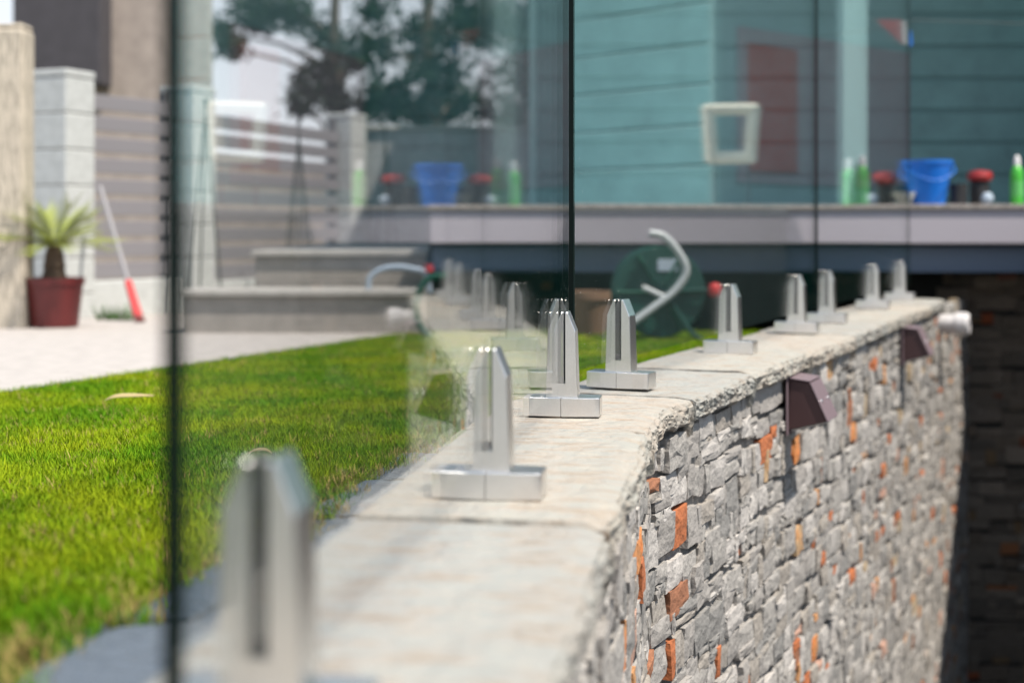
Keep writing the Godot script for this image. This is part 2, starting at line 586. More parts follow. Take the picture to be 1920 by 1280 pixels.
# ================= stone wall =================
# One stone: rough front, sides running back. w x h, local z outwards.
func stone_mesh(st: SurfaceTool, w: float, h: float, proud: float, deep: float, xf: Transform3D, col = null):
	var n := 3
	var g := []
	var cj := [rng.randf_range(-0.06, 0.06) * h, rng.randf_range(-0.06, 0.06) * h, rng.randf_range(-0.05, 0.05) * w, rng.randf_range(-0.05, 0.05) * w]
	var tiltx := rng.randf_range(-0.04, 0.04)
	var tilty := rng.randf_range(-0.06, 0.06)
	for i in n + 1:
		var row := []
		for j in n + 1:
			var a := float(i) / n - 0.5
			var b := float(j) / n - 0.5
			var edge := i == 0 or j == 0 or i == n or j == n
			var x := a * w
			var y := b * h
			x += (cj[2] if b > 0 else cj[3]) * absf(a) * 2.0 * absf(b)
			y += (cj[0] if a > 0 else cj[1]) * absf(b) * 2.0 * absf(a)
			if not edge:
				x += rng.randf_range(-0.1, 0.1) * w
				y += rng.randf_range(-0.1, 0.1) * h
			else:
				x += rng.randf_range(-0.003, 0.003)
				y += rng.randf_range(-0.0025, 0.0025)
			var z := proud + x * tiltx + y * tilty + rng.randf_range(-0.0013, 0.0013) - (rng.randf_range(0.0, 0.0028) if edge else 0.0)
			row.append(Vector3(x, y, z))
		g.append(row)
	if col != null: st.set_color(col)
	for i in n:
		for j in n:
			if (i + j) % 2:
				face(st, xf * g[i][j], xf * g[i + 1][j], xf * g[i + 1][j + 1], xf.basis.z)
				face(st, xf * g[i][j], xf * g[i + 1][j + 1], xf * g[i][j + 1], xf.basis.z)
			else:
				face(st, xf * g[i][j], xf * g[i + 1][j], xf * g[i][j + 1], xf.basis.z)
				face(st, xf * g[i + 1][j], xf * g[i + 1][j + 1], xf * g[i][j + 1], xf.basis.z)
	for k in n:
		for s in [[g[k][0], g[k + 1][0], Vector3(0, -1, 0)], [g[k][n], g[k + 1][n], Vector3(0, 1, 0)], [g[0][k], g[0][k + 1], Vector3(-1, 0, 0)], [g[n][k], g[n][k + 1], Vector3(1, 0, 0)]]:
			var a: Vector3 = s[0]
			var b: Vector3 = s[1]
			quad(st, xf * a, xf * b, xf * Vector3(b.x * 0.97, b.y * 0.97, -deep), xf * Vector3(a.x * 0.97, a.y * 0.97, -deep), xf.basis * s[2])

# Ledger stone layout: cells [u, v, w, h] over a face of length by height.
func layout(length: float, height: float, ch0: float, ch1: float, w0: float, w1: float) -> Array:
	var cells := []
	var v := 0.0
	var k := 0
	while v < height:
		var ch := rng.randf_range(ch0, ch1)
		var u := -rng.randf_range(0.0, w0)
		while u < length:
			var w := rng.randf_range(w0, w1)
			if rng.randf() < 0.25: w = rng.randf_range(0.4, 0.8) * w0
			var dv := 0.010 * sin(u * 7.0 + k * 1.7) + 0.006 * sin(u * 19.0 + k)
			var r := rng.randf()
			if r < 0.36 and w > w0:
				var f := rng.randf_range(0.32, 0.68)
				cells.append([u, v + dv, w, ch * f])
				if rng.randf() < 0.5:
					var f2 := rng.randf_range(0.3, 0.7)
					cells.append([u, v + dv + ch * f, w * f2, ch * (1.0 - f)])
					cells.append([u + w * f2, v + dv + ch * f, w * (1.0 - f2), ch * (1.0 - f)])
				else:
					cells.append([u, v + dv + ch * f, w, ch * (1.0 - f)])
			else:
				cells.append([u, v + dv, w, ch])
			u += w
		v += ch
		k += 1
	return cells

func stone_kind(small: bool) -> int:
	var r := rng.randf()
	if r < 0.26: return 0
	if r < 0.47: return 1
	if r < 0.60: return 2
	if r < 0.74: return 3
	if r < 0.865: return 4
	if r < 0.91: return 5
	if r < 0.927: return 6
	return [7, 8, 9, 10, 7, 8][rng.randi() % 6] if small else rng.randi() % 5

# Faces: [start, direction, outward, length, top y, height]; stones that show largest become parts, the rest one part.
func lay_stones(root: Node3D, faces: Array, dims: Array, most: int, mats: Array = [], plain := -1):
	var all := []
	for f in faces:
		for c in layout(f[3], f[5], dims[0], dims[1], dims[2], dims[3]):
			var u: float = c[0] + c[2] / 2.0
			if u < 0.0 or u > f[3]: continue
			var p: Vector3 = f[0] + f[1] * u
			p.y = f[4] - c[1] - c[3] / 2.0
			var eye := Vector3(0, EYE, 0)
			var to: Vector3 = p - eye
			var zz := -to.z
			if zz < 0.25: continue
			var sx := 960.0 + to.x / zz * FPX
			var sy := 430.0 - to.y / zz * FPX
			if sx < 850 or sx > 2250 or sy > 1420: continue
			var shown: float = c[2] * c[3] * absf(f[2].dot(to.normalized())) / (zz * zz)
			if sx > 1925 or sy > 1290 or sx < 1030: shown *= 0.001
			all.append([shown, p, c[2], c[3], f[1], f[2]])
	all.sort_custom(func(a, b): return a[0] > b[0])
	var rest := begin()
	var nrest := 0
	for i in all.size():
		var s: Array = all[i]
		var w: float = s[2] - rng.randf_range(0.0005, 0.003)
		var h: float = s[3] - rng.randf_range(0.0005, 0.003)
		var kind := stone_kind(w * h < 0.0062)
		var proud := rng.randf_range(0.0, 0.0045) + (0.005 if rng.randf() < 0.10 else 0.0)
		if rng.randf() < 0.04: proud = -0.005
		var b := Basis(s[4], Vector3.UP, s[5]).rotated(s[5], rng.randf_range(-0.03, 0.03))
		if i < most:
			var st := begin()
			stone_mesh(st, w, h, proud, 0.03, Transform3D(b, Vector3.ZERO))
			var use: Array = mats if mats.size() else M.stone
			var o := obj("stone", st.commit(), use[kind], root)
			o.position = s[1] - root.position
		else:
			stone_mesh(rest, w, h, proud, 0.03, Transform3D(b, s[1] - root.position), M.stone_cols[kind].srgb_to_linear())
			nrest += 1
	if nrest:
		var o := obj("smaller_stones", rest.commit(), M.stone_mixed, root)
		o.set_meta("kind", "stuff")

func retaining_wall():
	var root := thing("retaining_wall", "grey and orange dry stone retaining wall with pale coping below the glass", "wall", Vector3(0.1, -2.1, -2.1))
	var d1 := dir_of(A1)
	var d2 := dir_of(A2)
	var n1 := nrm_of(A1)
	var n2 := nrm_of(A2)
	var corner := Vector3(0.2043, 0, -2.124)
	var f1 := corner - d1 * 1.75
	var end2 := 6.47 - 2.13
	var len2 := end2 / cos(deg_to_rad(A2))
	lay_stones(root, [[f1, d1, n1, 1.75, -0.042, 0.75], [corner, d2, n2, len2, -0.042, 1.95]], [0.034, 0.068, 0.042, 0.118], 300)
	# backing behind the stones: one body with a bend
	var st := begin()
	var a0 := f1 - d1 * 3.0 - n1 * 0.012
	var a1 := corner - (n1 + n2).normalized() * 0.0125
	var a2 := corner + d2 * len2 - n2 * 0.012
	var b0 := f1 - d1 * 3.0 - n1 * 0.19
	var b1 := corner - (n1 + n2).normalized() * 0.20
	var b2 := corner + d2 * len2 - n2 * 0.19
	var lowy := Vector3(0, -2.1, 0)
	var topy := Vector3(0, -0.043, 0)
	quad(st, a0 + lowy, a1 + lowy, a1 + topy, a0 + topy, n1)
	quad(st, a1 + lowy, a2 + lowy, a2 + topy, a1 + topy, n2)
	quad(st, b0 + lowy, b1 + lowy, b1 + topy, b0 + topy, -n1)
	quad(st, b1 + lowy, b2 + lowy, b2 + topy, b1 + topy, -n2)
	quad(st, a0 + topy, a1 + topy, b1 + topy, b0 + topy, Vector3.UP)
	quad(st, a1 + topy, a2 + topy, b2 + topy, b1 + topy, Vector3.UP)
	quad(st, a0 + lowy, b0 + lowy, b0 + topy, a0 + topy, -d1)
	quad(st, a2 + lowy, b2 + lowy, b2 + topy, a2 + topy, d2)
	var core := obj("wall_core", st.commit(), M.mortar, root)
	core.position = -root.position
	# coping slabs
	var stations := [-2.6, -1.9, -1.25, -0.55, 0.12, 0.72, 1.317, 1.913]
	var k := 0
	for i in stations.size() - 1:
		coping(root, [[line1(stations[i]), n1, 0.135], [line1(stations[i + 1]), n1, 0.135]], k, 24 if stations[i] < 0.0 else 130)
		k += 1
	var bend := line1(2.2045)
	var nm := (n1 + n2).normalized()
	coping(root, [[line1(1.913), n1, 0.135], [line1(2.08), n1.lerp(nm, 0.3).normalized(), 0.138], [bend, nm, 0.148], [line2(2.34), n2, 0.15]], k, 130)
	var more := [2.34, 2.72, 3.2, 3.72, 4.2, 4.75, 5.16, 5.52]
	for i in more.size() - 1:
		k += 1
		coping(root, [[line2(more[i]), n2, 0.15], [line2(more[i + 1]), n2, 0.15]], k, 130 if more[i] < 3.5 else 50)

# A coping slab swept along stations [centre, right normal, right reach]: sawn top, rough split edge on the right.
func coping(root: Node3D, stations: Array, sd: int, n: int):
	var fn := FastNoiseLite.new()
	fn.seed = 50
	fn.frequency = 9.0
	fn.fractal_octaves = 4
	var chip := FastNoiseLite.new()
	chip.seed = 90
	chip.frequency = 26.0
	chip.fractal_octaves = 3
	var split := FastNoiseLite.new()
	split.seed = 33
	split.frequency = 17.0
	split.fractal_octaves = 3
	var ends := FastNoiseLite.new()
	ends.seed = 7
	ends.frequency = 12.0
	var prof := []   # [across 0..1, y, roughness]
	prof.append([0.0, -0.041, 0.0])
	prof.append([0.0, -0.02, 0.3])
	prof.append([0.0, -0.005, 0.3])
	prof.append([0.015, 0.0, 0.1])
	for i in 16: prof.append([0.05 + 0.82 * i / 15.0, 0.0, 0.0])
	for i in 8: prof.append([0.885 + 0.085 * i / 7.0, -0.0004 * i, 0.15 * i / 7.0])
	prof.append([0.980, -0.0045, 0.6])
	prof.append([0.990, -0.008, 0.9])
	for i in 9: prof.append([1.0, -0.0105 - 0.0030 * i, 1.0])
	prof.append([0.985, -0.038, 0.8])
	prof.append([0.94, -0.041, 0.2])
	var lift := 0.0022 * sin(sd * 2.3)
	var tip := 0.003 * sin(sd * 4.1 + 1.0)
	var total := 0.0
	for i in stations.size() - 1: total += stations[i].size() * 0.0 + (stations[i][0] as Vector3).distance_to(stations[i + 1][0])
	var rows := []
	for i in n + 1:
		var f := float(i) / n
		var drop := i == 0 or i == n
		var d := clampf(f * total, 0.0065 if i == 0 else 0.008, total - (0.0065 if i == n else 0.008))
		var s := 0
		var left := d
		while s < stations.size() - 2 and left > (stations[s][0] as Vector3).distance_to(stations[s + 1][0]):
			left -= (stations[s][0] as Vector3).distance_to(stations[s + 1][0])
			s += 1
		var t: float = left / (stations[s][0] as Vector3).distance_to(stations[s + 1][0])
		var c: Vector3 = (stations[s][0] as Vector3).lerp(stations[s + 1][0], t)
		var nr: Vector3 = (stations[s][1] as Vector3).lerp(stations[s + 1][1], t).normalized()
		var reach := lerpf(stations[s][2], stations[s + 1][2], t)
		var along := Vector3(nr.z, 0, -nr.x)
		var row := []
		for q in prof:
			var across := lerpf(-0.11, reach, q[0])
			var p := c + nr * across
			p.y = q[1]
			var rough: float = q[2]
			var big := fn.get_noise_3d(p.x, p.y * 2.0, p.z)
			var fine := chip.get_noise_3d(p.x, p.y * 2.5, p.z)
			var flake := absf(split.get_noise_3d(p.x, p.y * 3.0, p.z))
			var out_amt := rough * (0.009 * big + 0.0018 * fine - 0.0085 * flake)
			p += nr * out_amt * (1.0 if q[0] > 0.5 else -1.0)
			p.y += 0.0012 * big + 0.0005 * fine + rough * 0.0016 * fine
			# bites out of the split edge
			var bite := maxf(0.0, chip.get_noise_3d(p.x * 0.6 + 5.0, 0.0, p.z * 0.6) - 0.15) * clampf((q[0] - 0.86) / 0.1, 0.0, 1.0) * (1.0 if rough < 0.95 else 0.5)
			p.y -= bite * 0.016
			p -= nr * bite * 0.012 * rough
			p.y += lift + tip * (f - 0.5)
			if drop: p.y = minf(p.y - 0.022, -0.026)
			elif i == 1 or i == n - 1: p.y -= 0.002 * (1.0 - rough)
			var wav := 0.0025 * ends.get_noise_2d(p.x * 1.5, p.z * 1.5)
			if i <= 1 or i >= n - 1: p += along * wav
			row.append(p)
		rows.append(row)
	var st := begin()
	st.set_smooth_group(0)
	for i in n:
		for j in prof.size() - 1:
			st.set_smooth_group(-1 if prof[j + 1][2] > 0.5 and prof[j][0] > 0.5 else 0)
			for t in [[rows[i][j], rows[i + 1][j], rows[i + 1][j + 1]], [rows[i][j], rows[i + 1][j + 1], rows[i][j + 1]]]:
				for v in [t[0], t[1], t[2]]:
					st.add_vertex(v - root.position)
	st.generate_normals()
	obj("coping_slab", st.commit(), M.coping[sd % 3], root)
	# mortar in the joint at the slab's far end
	var last: Array = stations[stations.size() - 1]
	var jn: Vector3 = last[1]
	var wide: float = 0.105 + last[2]
	var jo := obj("mortar_joint", box_mesh(Vector3(wide, 0.028, 0.015), 0.002), M.joint, root)
	jo.transform = Transform3D(Basis(jn, Vector3.UP, jn.cross(Vector3.UP)), last[0] + jn * (wide / 2.0 - 0.11) + Vector3(0, -0.0215, 0) - root.position)

func basement():
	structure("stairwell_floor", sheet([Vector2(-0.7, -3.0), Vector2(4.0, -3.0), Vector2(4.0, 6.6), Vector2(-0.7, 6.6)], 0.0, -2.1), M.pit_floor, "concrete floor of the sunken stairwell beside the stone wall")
	var w := thing("stairwell_wall", "stone wall at the stairwell end with deck shade painted into its stones", "wall", Vector3(2.6, -2.1, -6.46))
	box_at("wall_core", Vector3(1.6, -2.1, -6.9), Vector3(4.2, 0.08, -6.475), M.dark, w, 0.0)
	lay_stones(w, [[Vector3(1.98, 0, -6.46), Vector3(1, 0, 0), Vector3(0, 0, 1), 0.62, 0.07, 2.1]], [0.045, 0.08, 0.07, 0.22], 200, M.shaded_stone)
	var e := thing("stairwell_side_wall", "rendered retaining wall on the far side of the stairwell", "wall", Vector3(4.1, -2.1, 0))
	box_at("wall_body", Vector3(4.0, -2.1, -6.9), Vector3(4.25, -0.1, 3.2), M.render_grey, e, 0.0)
	var tr := thing("added_terrace", "added terrace block out of view, shading the stairwell end wall", "terrace", Vector3(3.3, -2.1, -4.9))  # added out of view to keep the sun off the stairwell wall
	box_at("added_terrace_body", Vector3(2.42, -2.1, -5.99), Vector3(3.99, 0.33, -3.7), M.pit_floor, tr, 0.01)
	box_at("added_terrace_slab", Vector3(2.40, 0.332, -5.99), Vector3(3.99, 0.372, -3.68), M.concrete_cap, tr, 0.006)
	var s := thing("stairwell_end_wall", "rendered wall closing the stairwell behind the viewer", "wall", Vector3(2.0, -2.1, 3.1))
	box_at("wall_body", Vector3(-0.8, -2.1, 3.0), Vector3(4.0, -0.1, 3.2), M.render_grey, s, 0.0)

# ================= deck and house =================
func deck_and_house():
	var d := thing("deck", "raised deck with mauve grey fascia above a dark blue steel beam", "deck", Vector3(2.0, 0.0, -7.0))
	box_at("fascia_board", Vector3(-0.345, 0.208, -6.04), Vector3(5.2, 0.350, -6.0), M.fascia, d, 0.004)
	# deck boards, running with the front edge
	for i in 14:
		var z := -6.0 + 0.012 - i * 0.145
		box_at("deck_board", Vector3(-0.35, 0.353, z - 0.139), Vector3(5.2, 0.375, z), M.decking, d, 0.003)
	# steel I beam: two flanges and a web
	box_at("beam_flange", Vector3(-0.337, 0.186, -6.16), Vector3(5.2, 0.196, -6.05), M.beam, d, 0.001)
	box_at("beam_web", Vector3(-0.337, 0.097, -6.068), Vector3(5.2, 0.186, -6.06), M.beam, d, 0.001)
	box_at("beam_flange", Vector3(-0.337, 0.087, -6.16), Vector3(5.2, 0.097, -6.05), M.beam, d, 0.001)
	for i in 10:
		var x := -0.30 + i * 0.58
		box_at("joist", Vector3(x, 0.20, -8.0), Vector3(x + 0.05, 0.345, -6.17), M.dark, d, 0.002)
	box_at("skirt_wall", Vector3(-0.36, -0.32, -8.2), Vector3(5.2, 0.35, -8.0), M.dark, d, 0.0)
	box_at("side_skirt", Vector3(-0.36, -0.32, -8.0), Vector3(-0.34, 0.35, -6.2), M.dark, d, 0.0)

	var h := thing("house", "house with blue grey horizontal siding behind the deck", "house", Vector3(3.0, 0.0, -10.0))
	box_at("wall", Vector3(0.16, 0.376, -13.0), Vector3(6.0, 3.1, -8.012), M.siding_back, h, 0.0)
	for i in 13:
		var y := 0.40 + i * 0.181
		box_at("siding_board", Vector3(0.14, y, -8.03), Vector3(6.0, y + 0.163, -8.0), M.siding, h, 0.006)
	box_at("corner_trim", Vector3(0.10, 0.376, -8.04), Vector3(0.139, 2.84, -7.985), M.column, h, 0.004)
	box_at("roof", Vector3(0.0, 2.85, -13.2), Vector3(6.2, 3.0, -5.75), M.roof, h, 0.02)
	for x in [1.425, 4.6]:
		box_at("column", Vector3(x, 0.376, -6.24), Vector3(x + 0.11, 2.85, -6.13), M.column, h, 0.006)
	# right wing, outside the frame: seen only mirrored, its colour chosen to tint the reflections
	var g := thing("house_wing", "wing of the house with dark red door mirrored in the glass", "house", Vector3(4.0, 0, -7.0))
	box_at("wall", Vector3(2.95, 0.376, -7.97), Vector3(5.2, 2.84, -6.13), M.aqua_back, g, 0.01)
	for i in 12:
		var y := 0.39 + i * 0.2
		box_at("wing_board", Vector3(2.955, y, -6.129), Vector3(5.19, y + 0.191, -6.10), M.aqua, g, 0.006)
	box_at("corner_trim", Vector3(2.93, 0.378, -6.16), Vector3(2.953, 2.84, -6.095), M.column, g, 0.004)
	box_at("door_frame", Vector3(2.925, 0.50, -7.9), Vector3(2.948, 1.28, -6.3), M.mauve, g, 0.002)
	box_at("door_panel", Vector3(2.905, 0.56, -6.76), Vector3(2.924, 1.20, -6.36), M.door_red, g, 0.003)
	box_at("door_handle", Vector3(2.88, 0.85, -6.42), Vector3(2.904, 0.88, -6.40), M.white, g, 0.003)
	# square cream frame hanging before it
	var c := thing("square_frame", "cream plastic square frame on slim legs mirrored in the glass panels", "frame", Vector3(2.71, 0.3725, -5.95), -0.62)
	var st := begin()
	var wt := 0.137
	var wb := 0.118
	for sx in [-1.0, 1.0]:
		var lean: float = atan2(wt - wb, 0.27) * sx
		bbox(st, Vector3(0.062, 0.285, 0.04), 0.018, Transform3D(Basis(Vector3(0, 0, 1), -lean), Vector3(sx * ((wt + wb) / 2.0 - 0.03), 0.345, 0)))
	bbox(st, Vector3(0.20, 0.055, 0.038), 0.018, Transform3D(Basis.IDENTITY, Vector3(0, 0.460, 0)))
	bbox(st, Vector3(0.17, 0.060, 0.038), 0.018, Transform3D(Basis.IDENTITY, Vector3(0, 0.234, 0)))
	obj("frame_ring", st.commit(), M.cream, c)
	for sx in [-1.0, 1.0]:
		obj("leg", tube_mesh([Vector3(sx * 0.08, 0, 0), Vector3(sx * 0.08, 0.21, 0)], 0.006), M.slat_dark, c)

func steps_and_terrace():
	var s := thing("garden_steps", "two low concrete steps with thin cap slabs beyond the path", "steps", Vector3(-0.8, ground_y(5.9), -6.0))
	box_at("lower_step", Vector3(-1.35, -0.30, -6.17), Vector3(-0.365, -0.006, -5.82), M.concrete, s, 0.004)
	box_at("step_cap", Vector3(-1.37, -0.004, -6.155), Vector3(-0.36, 0.021, -5.795), M.concrete_cap, s, 0.004)
	box_at("upper_step", Vector3(-1.118, -0.30, -8.9), Vector3(-0.372, 0.150, -6.18), M.concrete, s, 0.004)
	box_at("step_cap", Vector3(-1.135, 0.152, -8.9), Vector3(-0.365, 0.178, -6.157), M.concrete_cap, s, 0.004)

# ================= fence =================
const P1 := Vector3(-2.365, 0, -7.5)
const P2 := Vector3(-1.90, 0, -8.35)
const P3 := Vector3(-1.205, 0, -10.3)

func pillar(where: Vector3, top: float, label: String):
	var d := (P3 - P1).normalized()
	var turn := atan2(-d.z, d.x)
	var base := ground_y(-where.z) - 0.05
	var p := thing("block_pillar", label, "pillar", Vector3(where.x, base, where.z), turn, "block pillars of the fence")
	var hh := top - base - 0.035
	var n := int(round(hh / 0.2))
	for i in n:
		var o := obj("block", box_mesh(Vector3(0.23, hh / n - 0.006, 0.22), 0.006), M.block, p)
		o.position = Vector3(0, (i + 0.5) * hh / n, 0)
	var jt := obj("mortar_core", box_mesh(Vector3(0.217, hh, 0.207), 0.0), M.concrete, p)
	jt.position = Vector3(0, hh / 2, 0)
	var cp := obj("cap", box_mesh(Vector3(0.236, 0.035, 0.226), 0.006), M.block, p)
	cp.position = Vector3(0, hh + 0.019, 0)

func fence_panel(a: Vector3, b: Vector3, top: float, label: String):
	var d := (b - a)
	var length := d.length() - 0.25
	d = d.normalized()
	var mid := (a + b) / 2.0
	var base := ground_y(-mid.z)
	var f := thing("slat_fence", label, "fence", Vector3(mid.x, base, mid.z), atan2(-d.z, d.x), "slat fence panels between the pillars")
	var pl := obj("plinth", box_mesh(Vector3(length, 0.26, 0.12), 0.005), M.block, f)
	pl.position = Vector3(0, 0.08, 0)
	var y := 0.225
	while y + 0.085 < top - base:
		var o := obj("slat", box_mesh(Vector3(length, 0.082, 0.018), 0.003), M.slat, f)
		o.position = Vector3(0, y + 0.041, 0)
		y += 0.114
	for s in [-1.0, 1.0]:
		var post := obj("fence_post", box_mesh(Vector3(0.05, top - base - 0.21, 0.04), 0.003), M.slat_dark, f)
		post.position = Vector3(s * (length / 2.0 - 0.03), (top - base + 0.21) / 2.0, -0.031)

func fence_line():
	pillar(P1, 1.10, "pale block pillar behind the potted palm, left of the slats")
	pillar(P2, 1.10, "pale block pillar seen through glass beside the glass edge")
	pillar(P3, 1.10, "pale block pillar seen through glass, farthest along the slat fence")
	fence_panel(P1, P2, 1.06, "grey slat fence panel behind the leaning broom")
	fence_panel(P2, P3, 1.06, "long grey slat fence panel seen through the near glass")
	var nw := thing("neighbour_wall", "pale garden wall of the neighbour glimpsed between the fence slats", "wall", Vector3(-2.0, -0.32, -13.1))
	box_at("wall_body", Vector3(-2.93, -0.33, -13.2), Vector3(-0.4, 0.85, -13.0), M.taupe, nw, 0.01)
	var w := thing("plinth_wall", "low white plinth wall beside the timber post", "wall", Vector3(-2.65, -0.2, -7.05))
	box_at("wall_body", Vector3(-3.6, -0.30, -7.2), Vector3(-2.43, 0.02, -6.95), M.block, w, 0.008)
	var b := thing("boundary_wall", "plain grey rendered boundary wall behind the terrace", "wall", Vector3(-0.2, -0.3, -10.5))
	box_at("wall_body", Vector3(-1.17, -0.35, -10.7), Vector3(0.4, 1.0, -10.5), M.render_pale, b, 0.006)
	box_at("wall_cap", Vector3(-1.19, 1.002, -10.73), Vector3(0.42, 1.03, -10.47), M.concrete_cap, b, 0.006)
	# thin stakes tied together at the top
	var n := 0
	for spec in [[385, 185, 540, 8.0, "cane wigwam of thin dark stakes before the pale pillar by the glass edge"], [560, 225, 540, 8.6, "cane wigwam of thin dark stakes halfway along the long fence panel"], [722, 240, 460, 9.4, "cane wigwam of thin dark stakes before the plain grey wall"]]:
		var foot := px(spec[0], spec[2], spec[3])
		var tip := px(spec[0], spec[1], spec[3])
		foot.y = ground_y(spec[3])
		var t := thing("cane_wigwam", spec[4], "plant support", foot, 0.0, "cane wigwams before the fence")
		for k in 5:
			var a := TAU * k / 5.0 + 0.4 + n
			obj("cane", tube_mesh([Vector3(cos(a) * 0.12, 0, sin(a) * 0.12), Vector3(-cos(a) * 0.008, tip.y - foot.y, -sin(a) * 0.008)], 0.005, 0.004, 6), M.cane, t)
		n += 1

# ================= far things =================
func leaf_clump(st: SurfaceTool, c: Vector3, r: float, n: int, size: float, col: Color):
	for i in n:
		var d := Vector3(rng.randfn(), rng.randfn() * 0.7, rng.randfn()) * r * 0.5
		var p := c + d
		var a := Vector3(rng.randfn(), rng.randfn(), rng.randfn()).normalized() * size * rng.randf_range(0.6, 1.4)
		var b := Vector3(rng.randfn(), rng.randfn(), rng.randfn()).normalized() * size * 0.4
		st.set_color(col * rng.randf_range(0.6, 1.4))
		face(st, p - a, p + b, p + a, Vector3(0, 1, 0.3))
		face(st, p - a, p + a, p - b, Vector3(0, 1, 0.3))

func tree(label: String, foot: Vector3, tall: float, clumps: Array, col: Color, sd: int):
	rng.seed = sd
	var t := thing("pine_tree", label, "tree", foot, 0.0, "trees around the garden")
	var bend := [Vector3.ZERO, Vector3(0.1, tall * 0.3, 0), Vector3(-0.05, tall * 0.65, 0.1), Vector3(0.05, tall, 0)]
	obj("trunk", tube_mesh(curve_points(bend), 0.17, 0.05), M.bark, t)
	var st := begin()
	for c in clumps:
		var rel: Vector3 = c[0] - foot
		leaf_clump(st, rel, c[1] * 0.62, int(c[2] * 1.5), 0.10, col)
		var from := Vector3(0.0, clampf(rel.y - 0.5, tall * 0.25, tall * 0.95), 0.0)
		obj("limb", tube_mesh([from, from.lerp(rel, 0.5) + Vector3(0, 0.12, 0), rel], 0.045, 0.015, 6), M.bark, t)
	var cr := obj("crown", st.commit(), M.leaf, t)
	cr.set_meta("kind", "stuff")

func far_things():
	# neighbouring house beyond the fence
	var h := thing("neighbour_house", "taupe rendered house with a dark charcoal bay beyond the fence", "house", Vector3(-4.0, -0.3, -15.0))
	# plan of the walls: the right-hand wall runs back at a slant
	var hw := obj("wall", prism([Vector2(-4.72, -14.0), Vector2(-2.95, -14.0), Vector2(-3.90, -18.0), Vector2(-6.0, -18.0)], -6.0, 0.32), M.taupe, h)
	hw.transform = Transform3D(Basis(Vector3.RIGHT, PI / 2), -h.position)
	box_at("bay", Vector3(-4.78, 1.66, -13.99), Vector3(-3.94, 5.6, -13.6), M.charcoal, h, 0.01)
	box_at("roof", Vector3(-6.2, 6.002, -18.2), Vector3(-2.85, 6.2, -13.5), M.charcoal, h, 0.01)
	# trees behind the fence, each with clumps at their own depths
	var green := Color(0.012, 0.026, 0.011)
	var cl := []
	for q in [[415, 60, 0.5], [435, 90, 0.4], [470, 20, 0.6], [520, 15, 0.8], [480, 45, 0.4], [560, 25, 0.55], [610, 70, 0.5], [575, 165, 0.5], [600, 125, 0.5], [625, 185, 0.6], [660, 110, 0.5], [700, 20, 0.5], [560, 200, 0.35]]:
		cl.append([px(q[0], q[1], rng.randf_range(20.0, 23.5)), q[2], 260 * q[2]])
	tree("dark pine with drooping branches seen through the near glass", Vector3(-2.75, -0.35, -22.5), 5.6, cl, green, 21)
	cl = []
	for q in [[700, 90, 0.7], [740, 180, 0.8], [800, 60, 0.7], [820, 130, 0.7], [860, 190, 0.8], [880, 40, 0.8], [790, 215, 0.7], [700, 200, 0.6]]:
		cl.append([px(q[0], q[1], rng.randf_range(18.0, 21.0)), q[2], 300 * q[2]])
	tree("dark broad tree behind the plain grey boundary wall", Vector3(-1.1, -0.35, -19.5), 5.0, cl, green, 22)
	cl = []
	for q in [[940, 40, 0.8], [985, 130, 0.8], [1010, 60, 0.9], [960, 215, 0.7], [1040, 180, 0.8]]:
		cl.append([px(q[0], q[1], rng.randf_range(18.0, 20.0)), q[2], 300 * q[2]])
	tree("dark tree standing close beside the house corner", Vector3(0.3, -0.35, -19.0), 5.0, cl, green, 23)
	# trees to the right of the frame, which the glass mirrors
	for s in [[Vector3(7.6, -0.35, -9.0), 31, "leafy tree beyond the house wing, mirrored in the glass"], [Vector3(15.5, -0.35, -14.0), 32, "taller leafy tree farther beyond the house wing"]]:
		rng.seed = s[1]
		cl = []
		for i in 14:
			cl.append([s[0] + Vector3(rng.randf_range(-1.6, 1.6), rng.randf_range(1.2, 4.4), rng.randf_range(-1.4, 1.4)), 0.9, 220])
		tree(s[2], s[0], 4.6, cl, Color(0.05, 0.085, 0.03), s[1] + 10)
	rng.seed = 77
	# weathered timber post at the path
	var p := thing("timber_post", "weathered pale timber post standing beside the potted palm", "post", px(14, 560, 6.3))
	p.position.y = ground_y(6.3)
	var o := obj("post_shaft", box_mesh(Vector3(0.19, 1.33, 0.15), 0.014), M.timber, p)
	o.position.y = 0.665
	o = obj("post_cap", box_mesh(Vector3(0.175, 0.02, 0.135), 0.006), M.timber, p)
	o.position.y = 1.342

# ================= glass =================
func glass_panel(a: Vector3, b: Vector3, label: String) -> Node3D:
	var t := thing("glass_balustrade", label, "glass panel", (a + b) / 2.0 + Vector3(0, 0.05, 0), 0.0, "frameless glass balustrade panels")
	var d := (b - a).normalized()
	t.rotation.y = atan2(-d.z, d.x)
	var ln := a.distance_to(b)
	var ht := 1.15
	var th := 0.0084
	# two faces of the sheet
	var st := begin()
	for s in [-1.0, 1.0]:
		quad(st, Vector3(-ln / 2, 0, s * th / 2), Vector3(ln / 2, 0, s * th / 2), Vector3(ln / 2, ht, s * th / 2), Vector3(-ln / 2, ht, s * th / 2), Vector3(0, 0, s))
	obj("pane", st.commit(), M.glass, t)
	for e in [[Vector3(-ln / 2 + 0.003, ht / 2, 0), Vector3(0.006, ht, th - 0.0004)], [Vector3(ln / 2 - 0.003, ht / 2, 0), Vector3(0.006, ht, th - 0.0004)], [Vector3(0, ht - 0.0006, 0), Vector3(ln - 0.003, 0.0012, th - 0.0006)]]:
		var o := obj("polished_edge", box_mesh(e[1], 0.0003), M.glass_edge, t)
		o.position = e[0]
	return t

